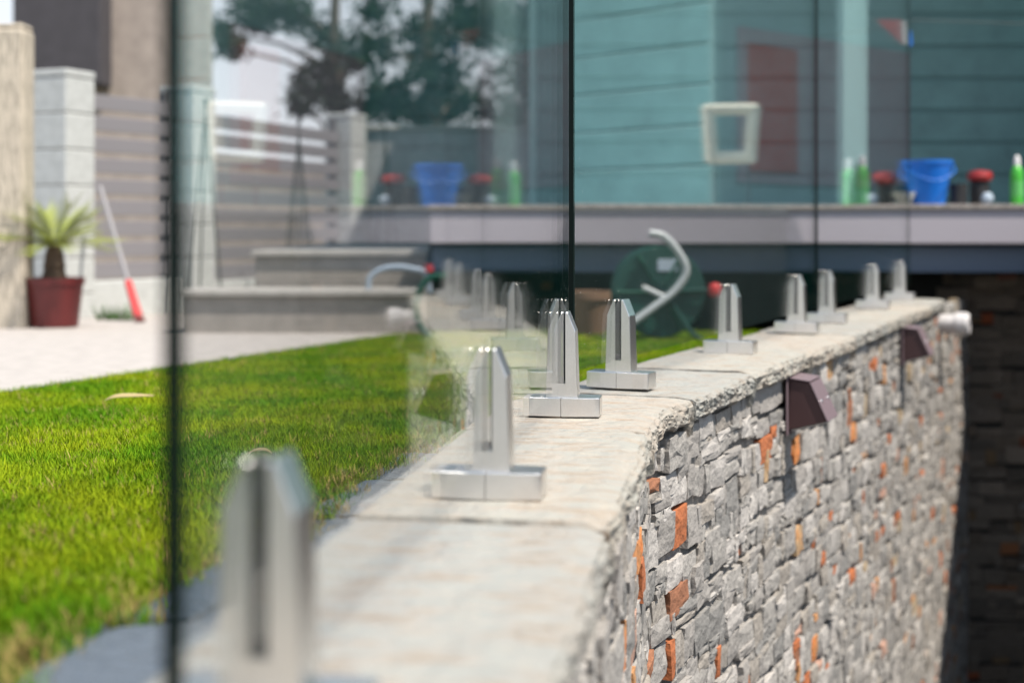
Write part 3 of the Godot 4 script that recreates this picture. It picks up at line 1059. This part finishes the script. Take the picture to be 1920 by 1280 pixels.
func glass():
	rng.seed = 404
	var g1 := glass_panel(line1(0.615), line1(2.086), "near frameless glass panel with dark polished end, mirroring the stone wall")
	dust(g1, 0.725, 0.30, 420, 1.0, 0.0084)
	var g2 := glass_panel(line2(2.19), line2(3.925), "middle frameless glass panel starting at the bend of the wall")
	dust(g2, -0.94, -0.2, 300, 1.0, 0.0084)
	glass_panel(line2(3.935), line2(5.63), "far frameless glass panel ending at the deck")

# Dried dust and drizzle specks on a pane's right face, thickest near one end.
func dust(t: Node3D, from: float, to: float, n: int, side: float, th: float):
	var st := begin()
	for i in n:
		var c := Vector3(lerpf(from, to, pow(rng.randf(), 1.6)), rng.randf_range(0.0, 0.42), side * (th / 2.0 + 0.0002))
		var rr := rng.randf_range(0.0002, 0.00055) * (1.7 if rng.randf() < 0.06 else 1.0)
		for k in 5:
			face(st, c, c + Vector3(cos(TAU * k / 5.0), sin(TAU * k / 5.0), 0) * rr, c + Vector3(cos(TAU * (k + 1) / 5.0), sin(TAU * (k + 1) / 5.0), 0) * rr, Vector3(0, 0, side))
	obj("dust_specks", st.commit(), M.frosted, t).set_meta("kind", "stuff")

func half_plate() -> ArrayMesh:   # right half of the bowed base cover, outline in x-z, pushed upwards
	return prism([Vector2(0.0, -0.0265), Vector2(0.028, -0.0258), Vector2(0.048, -0.0235), Vector2(0.0535, -0.0220), Vector2(0.0545, -0.0205), Vector2(0.0545, 0.0205), Vector2(0.0535, 0.0220), Vector2(0.048, 0.0235), Vector2(0.028, 0.0258), Vector2(0.0, 0.0265)], 0.0, 0.027, 0.0009)

func spigots():
	# local x across the pane, local z along it
	var jaw_out := [Vector2(0.0053, 0.0272), Vector2(0.0228, 0.0272), Vector2(0.0198, 0.1225), Vector2(0.0088, 0.1494), Vector2(0.0066, 0.1500), Vector2(0.0053, 0.1490)]
	var jaw := prism(jaw_out, -0.017, 0.017, 0.0012)
	var foot := prism([Vector2(-0.0053, 0.0272), Vector2(0.0053, 0.0272), Vector2(0.0053, 0.0475), Vector2(-0.0053, 0.0475)], -0.0165, 0.0165, 0.0)
	var gasket := prism([Vector2(0.00435, 0.048), Vector2(0.0052, 0.048), Vector2(0.0052, 0.1475), Vector2(0.00435, 0.1475)], -0.0162, 0.0162, 0.0)
	var bolt := lathe([Vector2(0.0, 0.0), Vector2(0.0045, 0.0), Vector2(0.0045, 0.002), Vector2(0.0, 0.0026)], 12)
	var cover := half_plate()
	var stood := Basis(Vector3.RIGHT, PI / 2)
	var turned := Basis(Vector3.UP, PI)
	var proto: Node3D
	var list := [[0.745, 1, "brushed steel spigot nearest the viewer, blurred, bottom cut off"], [1.427, 1, "brushed steel spigot on the near coping slab, second from the viewer"], [2.05, 1, "brushed steel spigot in sharp focus just before the bend of the wall"],
		[2.409, 2, "brushed steel spigot just past the bend, gripping the middle panel's near end"], [3.075, 2, "brushed steel spigot at the middle of the middle glass panel"], [3.702, 2, "brushed steel spigot just before the seam of middle and far panels"],
		[4.08, 2, "brushed steel spigot just beyond the seam of middle and far panels"], [4.82, 2, "brushed steel spigot second from the far end of the wall"], [5.40, 2, "brushed steel spigot at the far end of the wall by the deck"]]
	for s in list:
		var n := nrm_of(A1 if s[1] == 1 else A2)
		var o: Node3D
		if proto == null:
			o = thing("glass_spigot", s[2], "spigot")
			proto = o
			for side in [0, 1]:
				var b := Basis.IDENTITY if side == 0 else turned
				for q in [["clamp_jaw", jaw, M.steel], ["gasket", gasket, M.rubber]]:
					var m := obj(q[0], q[1], q[2], o)
					m.basis = b
				var cv := obj("base_cover", cover, M.steel, o)
				cv.basis = b * stood
				cv.position = Vector3(0.00035 if side == 0 else -0.00035, 0.0280, 0)
			obj("slot_foot", foot, M.steel, o)
			var bt := obj("bolt", bolt, M.rubber, o)
			bt.transform = Transform3D(Basis(Vector3.RIGHT, PI / 2), Vector3(0, 0.054, 0.0155)).translated_local(Vector3.ZERO)
		else:
			o = proto.duplicate()
			o.name = numbered("glass_spigot")
			add_child(o)
		var p: Vector3 = line1(s[0]) if s[1] == 1 else line2(s[0])
		o.transform = Transform3D(Basis(n, Vector3.UP, n.cross(Vector3.UP)), p + Vector3(0, 0.0012, 0))
		tag(o, s[2], "spigot", "steel spigots that clamp the glass")

# ================= wall lights, pipe =================
func wall_lights():
	var n := nrm_of(A2)
	var d := dir_of(A2)
	for s in [[3.0, "plum wedge shaped wall light on the stone wall, nearer and larger"], [4.53, "plum wedge shaped wall light on the stone wall near its far end"]]:
		var c: Vector3 = Vector3(-0.7109 + 0.43082 * s[0], 0, -s[0])
		var t := thing("wall_light", s[1], "wall light", c + Vector3(0, -0.16, 0) + n * 0.012, 0.0, "wedge wall lights on the stone wall")
		t.basis = Basis(n, Vector3.UP, n.cross(Vector3.UP))
		var prof := [Vector2(0, 0.012), Vector2(0.004, 0.118), Vector2(0.044, 0.113), Vector2(0.080, 0.034)]
		var bp := obj("back_plate", box_mesh(Vector3(0.004, 0.124, 0.118), 0.001), M.plum_rim, t)
		bp.position = Vector3(-0.001, 0.064, 0)
		obj("housing", prism(prof, -0.05, 0.05, 0.002), M.plum, t)
		# rim along the sloping top and the lens under it
		var st := begin()
		var a := Vector2(0.0465, 0.1130)
		var b := Vector2(0.0825, 0.0345)
		bbox(st, Vector3(a.distance_to(b), 0.004, 0.106), 0.001, Transform3D(Basis(Vector3(0, 0, 1), (b - a).angle()), Vector3((a.x + b.x) / 2, (a.y + b.y) / 2, 0)))
		obj("front_plate", st.commit(), M.plum_rim, t)
		for z in [-0.034, 0.034]:
			var sc := obj("screw", lathe([Vector2(0, 0.0), Vector2(0.004, 0.0), Vector2(0.0032, 0.0016), Vector2(0, 0.002)], 10), M.steel, t)
			sc.transform = Transform3D(Basis(Vector3(0, 0, 1), (b - a).angle()), Vector3((a.x + b.x) / 2 + 0.002, (a.y + b.y) / 2 + 0.001, z))
		st = begin()
		bbox(st, Vector3(0.042, 0.004, 0.106), 0.001, Transform3D(Basis(Vector3(0, 0, 1), -0.12), Vector3(0.025, 0.1185, 0)))
		obj("top_plate", st.commit(), M.plum_rim, t)
		obj("lens", prism([Vector2(0.006, 0.0095), Vector2(0.076, 0.0295), Vector2(0.076, 0.0325), Vector2(0.006, 0.0125)], -0.04, 0.04), M.frosted, t)
	var pc := Vector3(-0.7109 + 0.43082 * 5.46, -0.092, -5.46)
	var p := thing("drain_pipe", "white plastic pipe stub poking from the far end of the wall", "pipe", pc)
	p.basis = Basis(Vector3.UP.cross(n), n, Vector3.UP).orthonormalized()
	obj("pipe_barrel", lathe([Vector2(0.030, -0.03), Vector2(0.036, -0.03), Vector2(0.036, 0.07), Vector2(0.030, 0.07)], 24), M.pipe_white, p)
	obj("pipe_socket", lathe([Vector2(0.031, 0.06), Vector2(0.044, 0.062), Vector2(0.045, 0.10), Vector2(0.038, 0.112), Vector2(0.030, 0.112), Vector2(0.030, 0.08), Vector2(0.0, 0.08)], 24), M.pipe_white, p)

# ================= on the deck =================
func deck_things():
	var top := 0.3755
	var b := thing("bucket", "bright blue plastic bucket standing on the deck edge", "bucket", Vector3(1.79, top, -6.13))
	obj("bucket_body", lathe([Vector2(0, 0.002), Vector2(0.073, 0), Vector2(0.105, 0.172), Vector2(0.109, 0.174), Vector2(0.110, 0.190), Vector2(0.104, 0.190), Vector2(0.102, 0.172), Vector2(0.070, 0.006), Vector2(0, 0.006)], 36), M.blue, b)
	obj("bail_handle", tube_mesh(curve_points([Vector3(-0.108, 0.18, 0), Vector3(-0.09, 0.135, 0.09), Vector3(0, 0.10, 0.125), Vector3(0.09, 0.135, 0.09), Vector3(0.108, 0.18, 0)]), 0.003), M.blue, b)
	for s in [[1.51, "green plastic bottle with white cap left of the blue bucket"], [2.175, "green plastic bottle with white cap at the right end of the row"]]:
		var g := thing("bottle", s[1], "bottle", Vector3(s[0], top, -6.12), 0.0, "green bottles on the deck edge")
		obj("bottle_body", lathe([Vector2(0, 0), Vector2(0.026, 0), Vector2(0.028, 0.006), Vector2(0.027, 0.13), Vector2(0.022, 0.155), Vector2(0.012, 0.168), Vector2(0, 0.168)], 24), M.green_plastic, g)
		obj("label_band", lathe([Vector2(0.0282, 0.035), Vector2(0.0283, 0.10)], 24), M.label, g)
		obj("cap", lathe([Vector2(0, 0.168), Vector2(0.014, 0.169), Vector2(0.012, 0.20), Vector2(0.006, 0.212), Vector2(0, 0.212)], 18), M.white, g)
	for s in [[1.635, 0.82, "small lidded jar with dark red lid left of the bucket"], [2.04, 1.05, "larger lidded jar with red lid right of the bucket"]]:
		var j := thing("lidded_jar", s[2], "jar", Vector3(s[0], top, -6.2), 0.0, "red lidded jars on the deck edge")
		j.scale = Vector3(s[1] * 0.8, s[1] * 0.92, s[1] * 0.8)
		obj("jar_body", lathe([Vector2(0, 0), Vector2(0.045, 0), Vector2(0.05, 0.01), Vector2(0.05, 0.095), Vector2(0.04, 0.108), Vector2(0, 0.108)], 24), M.black, j)
		obj("lid", lathe([Vector2(0, 0.106), Vector2(0.060, 0.110), Vector2(0.066, 0.128), Vector2(0.058, 0.150), Vector2(0.02, 0.156), Vector2(0, 0.156)], 24), M.lid_red if s[1] > 1 else M.dark_red, j)
	var m := thing("mug", "dark mug with a handle just right of the blue bucket", "mug", Vector3(1.925, top, -6.12))
	obj("mug_body", lathe([Vector2(0, 0), Vector2(0.034, 0), Vector2(0.038, 0.09), Vector2(0.034, 0.09), Vector2(0.030, 0.006), Vector2(0, 0.006)], 20), M.black, m)
	obj("handle", tube_mesh(curve_points([Vector3(-0.036, 0.075, 0), Vector3(-0.062, 0.065, 0), Vector3(-0.062, 0.03, 0), Vector3(-0.035, 0.018, 0)]), 0.005), M.black, m)
	var w := thing("bowl", "small cream bowl between green bottle and blue bucket", "bowl", Vector3(1.68, top, -6.09))
	obj("bowl_body", lathe([Vector2(0, 0), Vector2(0.025, 0), Vector2(0.05, 0.05), Vector2(0.047, 0.051), Vector2(0.023, 0.006), Vector2(0, 0.005)], 24), M.cream, w)
	var ball := thing("toy_ball", "small pale blue ball before the larger red lidded jar", "ball", Vector3(2.035, top, -6.085))
	obj("ball_shell", lathe([Vector2(0, 0), Vector2(0.016, 0.004), Vector2(0.025, 0.018), Vector2(0.026, 0.028), Vector2(0.020, 0.044), Vector2(0.010, 0.051), Vector2(0, 0.052)], 20), M.pale_blue, ball)
	obj("valve", lathe([Vector2(0, 0.0515), Vector2(0.004, 0.052), Vector2(0, 0.0535)], 8), M.white, ball)
	# pennant on a cord between the columns
	var c0 := Vector3(1.54, 1.16, -6.18)
	var c1 := Vector3(4.6, 1.22, -6.18)
	var pn := thing("pennant", "red white and blue pennant hanging from a thin cord", "pennant", px(1680, 60, 6.17))
	obj("cord", tube_mesh(curve_points([c0 - pn.position, Vector3(0, 0.055, -0.01), Vector3(1.2, 0.03, -0.01), c1 - pn.position]), 0.0018, -1.0, 6), M.black, pn)
	obj("red_field", prism([Vector2(-0.085, 0.055), Vector2(0.025, 0.055), Vector2(0.032, -0.055)], -0.002, 0.002), M.lid_red, pn)
	obj("white_stripe", prism([Vector2(0.027, 0.05), Vector2(0.045, 0.045), Vector2(0.05, -0.055), Vector2(0.032, -0.047)], -0.002, 0.002), M.white, pn)
	obj("blue_field", prism([Vector2(0.052, 0.012), Vector2(0.068, 0.0), Vector2(0.072, -0.058), Vector2(0.054, -0.062)], -0.002, 0.002), M.blue, pn)

# ================= garden things =================
func garden_things():
	# hose reel behind the middle panel
	var zc := 5.45
	var hp := px(1232, 545, zc)
	var gy := ground_y(zc)
	var r := thing("hose_reel", "dark green garden hose reel with grey tube handle behind the glass", "hose reel", Vector3(hp.x, gy, hp.z))
	var cy := hp.y - gy
	var flip := Basis(Vector3.RIGHT, PI / 2)
	for s in [[0.09, 0.168], [-0.09, 0.168]]:
		var o := obj("flange", lathe([Vector2(0, 0), Vector2(0.03, 0), Vector2(s[1], 0.002), Vector2(s[1] + 0.004, 0.006), Vector2(s[1], 0.012), Vector2(0.03, 0.012), Vector2(0, 0.014)], 36), M.reel, r)
		o.transform = Transform3D(flip, Vector3(0, cy, s[0]))
	for i in 6:
		var a := TAU * i / 6.0
		obj("spoke", tube_mesh([Vector3(cos(a) * 0.03, cy + sin(a) * 0.03, 0.112), Vector3(cos(a) * 0.163, cy + sin(a) * 0.163, 0.106)], 0.006, -1.0, 6), M.hose, r)
	var drum := obj("drum", lathe([Vector2(0.06, -0.08), Vector2(0.06, 0.08)], 24), M.reel, r)
	drum.transform = Transform3D(flip, Vector3(0, cy, 0))
	var coil := []
	for i in 150:
		var a := TAU * i / 24.0
		coil.append(Vector3(cos(a) * (0.12 + 0.01 * sin(i * 0.7)), cy + sin(a) * (0.12 + 0.01 * sin(i * 0.7)), -0.07 + 0.14 * i / 149.0))
	obj("hose", tube_mesh(coil, 0.013, -1.0, 8), M.hose, r)
	var hd := []
	for q in [[1218, 437], [1245, 443], [1272, 472], [1287, 508], [1266, 545], [1228, 575], [1188, 604]]:
		hd.append(px(q[0], q[1], zc - 0.16) - r.position)
	obj("handle", tube_mesh(curve_points(hd), 0.0145, -1.0, 12), M.grey_tube, r)
	obj("cross_bar", tube_mesh([px(1205, 538, zc - 0.14) - r.position, px(1245, 556, zc - 0.155) - r.position], 0.010), M.grey_tube, r)
	var plate := obj("label_plate", box_mesh(Vector3(0.075, 0.045, 0.004), 0.001), M.pale_blue, r)
	plate.position = px(1252, 497, zc - 0.105) - r.position
	for s in [-1.0, 1.0]:
		obj("leg", tube_mesh(curve_points([Vector3(s * 0.02, cy, 0.12 * s), Vector3(s * 0.10, 0.06, 0.12 * s), Vector3(s * 0.16, 0.008, 0.12 * s)]), 0.010), M.reel, r)
	obj("crank", tube_mesh([Vector3(0, cy, 0.11), Vector3(0.19, cy + 0.01, 0.13)], 0.007), M.reel, r)
	var knob := obj("crank_knob", lathe([Vector2(0, 0), Vector2(0.020, 0.003), Vector2(0.026, 0.018), Vector2(0.024, 0.04), Vector2(0.012, 0.052), Vector2(0, 0.054)], 20), M.red, r)
	knob.position = Vector3(0.205, cy - 0.018, 0.13)
	# tan pot left of it
	var tp := thing("clay_pot", "tan clay pot standing left of the green hose reel", "pot", Vector3(px(1108, 600, 5.75).x, ground_y(5.75), -5.75))
	obj("pot_body", lathe([Vector2(0, 0), Vector2(0.055, 0), Vector2(0.085, 0.15), Vector2(0.092, 0.152), Vector2(0.093, 0.185), Vector2(0.082, 0.185), Vector2(0.078, 0.15), Vector2(0.0, 0.14)], 28), M.terracotta, tp)
	# bent tube and hose at the steps
	var bt := thing("bent_tube", "pale blue grey bent tube standing before the upper step", "tube", Vector3(px(745, 600, 5.7).x, 0.0215, -5.9))
	var pts := []
	for q in [[691, 549], [694, 520], [718, 504], [747, 500], [776, 504], [800, 513], [806, 549]]:
		pts.append(px(q[0], q[1], 5.88) - bt.position)
	obj("tube_arch", tube_mesh(curve_points(pts), 0.012), M.pale_blue, bt)
	var cp := obj("end_cap", lathe([Vector2(0.0, 0.0), Vector2(0.018, 0.0), Vector2(0.018, 0.03), Vector2(0, 0.03)], 14), M.red, bt)
	cp.position = pts[5] + Vector3(0.01, 0.008, 0.0)
	var hs := thing("garden_hose", "green garden hose hanging in a loop at the end of the steps", "hose", Vector3(px(795, 600, 5.6).x, ground_y(5.6), -5.6))
	pts = []
	for q in [[838, 517], [806, 522], [786, 548], [780, 585], [790, 615], [812, 634], [850, 640]]:
		pts.append(px(q[0], q[1], 5.6) - hs.position)
	obj("hose_loop", tube_mesh(curve_points(pts), 0.014), M.hose, hs)
	# potted palm
	var pp := px(101, 616, 6.35)
	var palm := thing("potted_palm", "young palm in a dark red pot on the path edge", "potted palm", Vector3(pp.x, ground_y(6.35) + 0.012, pp.z))
	obj("pot", lathe([Vector2(0, 0), Vector2(0.098, 0), Vector2(0.104, 0.01), Vector2(0.124, 0.19), Vector2(0.131, 0.192), Vector2(0.133, 0.222), Vector2(0.122, 0.222), Vector2(0.115, 0.20), Vector2(0, 0.195)], 32), M.pot, palm)
	obj("trunk", lathe([Vector2(0.05, 0.19), Vector2(0.055, 0.22), Vector2(0.045, 0.26), Vector2(0.05, 0.27), Vector2(0.04, 0.31), Vector2(0.042, 0.32), Vector2(0.025, 0.38), Vector2(0, 0.39)], 14), M.bark, palm)
	for i in 36:
		var a := i * 2.4
		var lift := rng.randf_range(0.15, 1.15)
		var ln := rng.randf_range(0.24, 0.33)
		var st := begin()
		var rib := []
		for k in 7:
			var f := k / 6.0
			rib.append(Vector3(cos(a), 0, sin(a)) * ln * f * cos(lift) + Vector3(0, 0.36 + ln * (f * sin(lift) - 0.30 * f * f), 0))
		tube(st, rib, 0.004, 0.0015, 5)
		var side := Vector3(-sin(a), 0, cos(a))
		for k in 12:
			var f := 0.15 + 0.85 * k / 12.0
			var p: Vector3 = rib[int(f * 6)].lerp(rib[mini(int(f * 6) + 1, 6)], fmod(f * 6.0, 1.0))
			var fwd: Vector3 = (rib[6] - rib[3]).normalized()
			for s in [-1.0, 1.0]:
				var tip: Vector3 = p + (side * s * 0.55 + fwd * 0.8 + Vector3(0, 0.25, 0)) * 0.10
				face(st, p - fwd * 0.006, p + fwd * 0.006, tip, Vector3.UP)
		obj("frond", st.commit(), M.frond, palm)
	# broom leaning on the pillar
	var b0 := px(262, 612, 6.9)
	b0.y = ground_y(6.9) + 0.012
	var b1 := px(187, 350, 7.4)
	var br := thing("broom", "long handled broom with red lower end leaning against the pillar", "broom", b0)
	var v := b1 - b0
	obj("shaft", tube_mesh([v * 0.28, v], 0.013), M.broom_grey, br)
	obj("red_socket", tube_mesh([v * 0.04, v * 0.285], 0.023, 0.019), M.red, br)
	obj("head", tube_mesh([Vector3(0, 0.002, 0), v * 0.045], 0.026, 0.020), M.dark_red, br)
	# weeds at the plinth
	var wd := thing("weeds", "tuft of green weeds growing at the foot of the pillar", "weeds", px(215, 610, 7.2))
	wd.position.y = ground_y(7.2)
	var st := begin()
	for i in 60:
		var a := rng.randf() * TAU
		var p := Vector3(rng.randf_range(-0.10, 0.10), 0, rng.randf_range(-0.03, 0.03))
		var tip := p + Vector3(cos(a) * 0.05, rng.randf_range(0.04, 0.11), sin(a) * 0.05)
		st.set_color(Color(0.05, 0.13, 0.02) * rng.randf_range(0.6, 1.3))
		face(st, p - Vector3(0.006, 0, 0), p + Vector3(0.006, 0, 0), tip, Vector3(0, 0, 1))
	obj("blades", st.commit(), M.leaf, wd).set_meta("kind", "stuff")
	# dry leaves on the turf
	for s in [[[195, 750], [215, 742], [245, 740], [288, 741], 2.87, 0.0065, "pale dry palm leaf lying on the lawn near the path"], [[462, 850], [480, 842], [498, 842], [510, 849], 2.02, 0.003, "thin dry straw curled on the lawn behind the glass"]]:
		var z: float = s[4]
		var a0 := px(s[0][0], s[0][1], z)
		var lf := thing("dry_leaf", s[6], "leaf", a0)
		var q := []
		for k in 4: q.append(px(s[k][0], s[k][1], z) - a0)
		q = curve_points(q)
		var ls := begin()
		for k in q.size() - 1:
			var w0: float = s[5] * sin(PI * (k + 0.15) / q.size())
			var w1: float = s[5] * sin(PI * (k + 1.15) / q.size())
			var up := Vector3(0, 0.45, -0.9)
			quad(ls, q[k] - up * w0, q[k + 1] - up * w1, q[k + 1] + up * w1, q[k] + up * w0, Vector3(0, 1, 0.5))
			quad(ls, q[k] - up * w0 - Vector3(0, 0.001, 0), q[k + 1] - up * w1 - Vector3(0, 0.001, 0), q[k + 1] + up * w1 - Vector3(0, 0.001, 0), q[k] + up * w0 - Vector3(0, 0.001, 0), Vector3(0, -1, -0.5))
		obj("leaf_blade", ls.commit(), M.dry, lf)

func lawn_grass():
	rng.seed = 5
	var kinds := []
	for v in 4:
		var st := begin()
		for i in 15:
			var a := rng.randf() * TAU
			var p := Vector3(rng.randfn() * 0.006, 0, rng.randfn() * 0.006)
			var ht := rng.randf_range(0.009, 0.023) * (1.6 if rng.randf() < 0.04 else 1.0)
			var lean := rng.randf_range(0.1, 1.0) * ht
			var d := Vector3(cos(a), 0, sin(a))
			var w := rng.randf_range(0.00045, 0.00085)
			var sd := Vector3(-sin(a), 0, cos(a)) * w
			var m := p + d * lean * 0.35 + Vector3(0, ht * 0.62, 0)
			var tip := p + d * lean + Vector3(0, ht, 0)
			var sh := rng.randf_range(0.75, 1.25)
			st.set_color(Color(sh, sh, sh))
			face(st, p - sd, p + sd, m + sd * 0.9, Vector3.UP - d * 2.0)
			face(st, p - sd, m + sd * 0.9, m - sd * 0.9, Vector3.UP - d * 2.0)
			face(st, m - sd * 0.9, m + sd * 0.9, tip, Vector3.UP - d)
		kinds.append(st.commit())
	var places := [[], [], [], []]
	var tone := FastNoiseLite.new()
	tone.seed = 3
	tone.frequency = 2.2
	tone.fractal_octaves = 3
	var z := -0.6
	while z < 6.0:
		var sp := lerpf(0.0085, 0.02, clampf((z - 2.2) / 3.0, 0.0, 1.0))
		if z < 1.4: sp = 0.0095
		var x := maxf(path_edge(z) - 0.01, -0.42 * absf(z) - (0.25 if z > 0.8 else 0.75))
		var x1 := lawn_edge(z) + 0.012
		while x < x1:
			var px_ := x + rng.randf_range(-0.6, 0.6) * sp
			var pz := z + rng.randf_range(-0.6, 0.6) * sp
			var near_edge := lawn_edge(pz) - px_
			if near_edge > -0.016 and (near_edge > 0.03 or rng.randf() < 0.6):
				places[rng.randi() % 4].append(Vector3(px_, ground_y(pz) - 0.001, -pz))
			x += sp
		z += sp
	for v in 4:
		var mm := MultiMesh.new()
		mm.transform_format = MultiMesh.TRANSFORM_3D
		mm.use_colors = true
		mm.mesh = kinds[v]
		mm.instance_count = places[v].size()
		for i in places[v].size():
			var p: Vector3 = places[v][i]
			var t := tone.get_noise_2d(p.x, p.z) + rng.randf_range(-0.35, 0.35)
			var c := Color(0.085, 0.21, 0.004).lerp(Color(0.28, 0.34, 0.008), clampf(t + 0.4, 0.0, 1.0))
			if rng.randf() < 0.045 + (0.35 if lawn_edge(-p.z) - p.x < 0.04 else 0.0): c = Color(0.38, 0.28, 0.10)
			var sc := rng.randf_range(0.75, 1.25)
			mm.set_instance_transform(i, Transform3D(Basis(Vector3.UP, rng.randf() * TAU).scaled(Vector3(1.0, sc, 1.0)), p))
			mm.set_instance_color(i, c)
		var g := MultiMeshInstance3D.new()
		g.multimesh = mm
		g.material_override = M.blade
		if v == 0:
			g.name = "grass"
			add_child(g)
			tag(g, "short bright green lawn grass between path and stone wall", "grass", "", "stuff")
		else:
			g.name = "grass_blades"
			get_node("grass").add_child(g, true)
			g.set_meta("kind", "stuff")
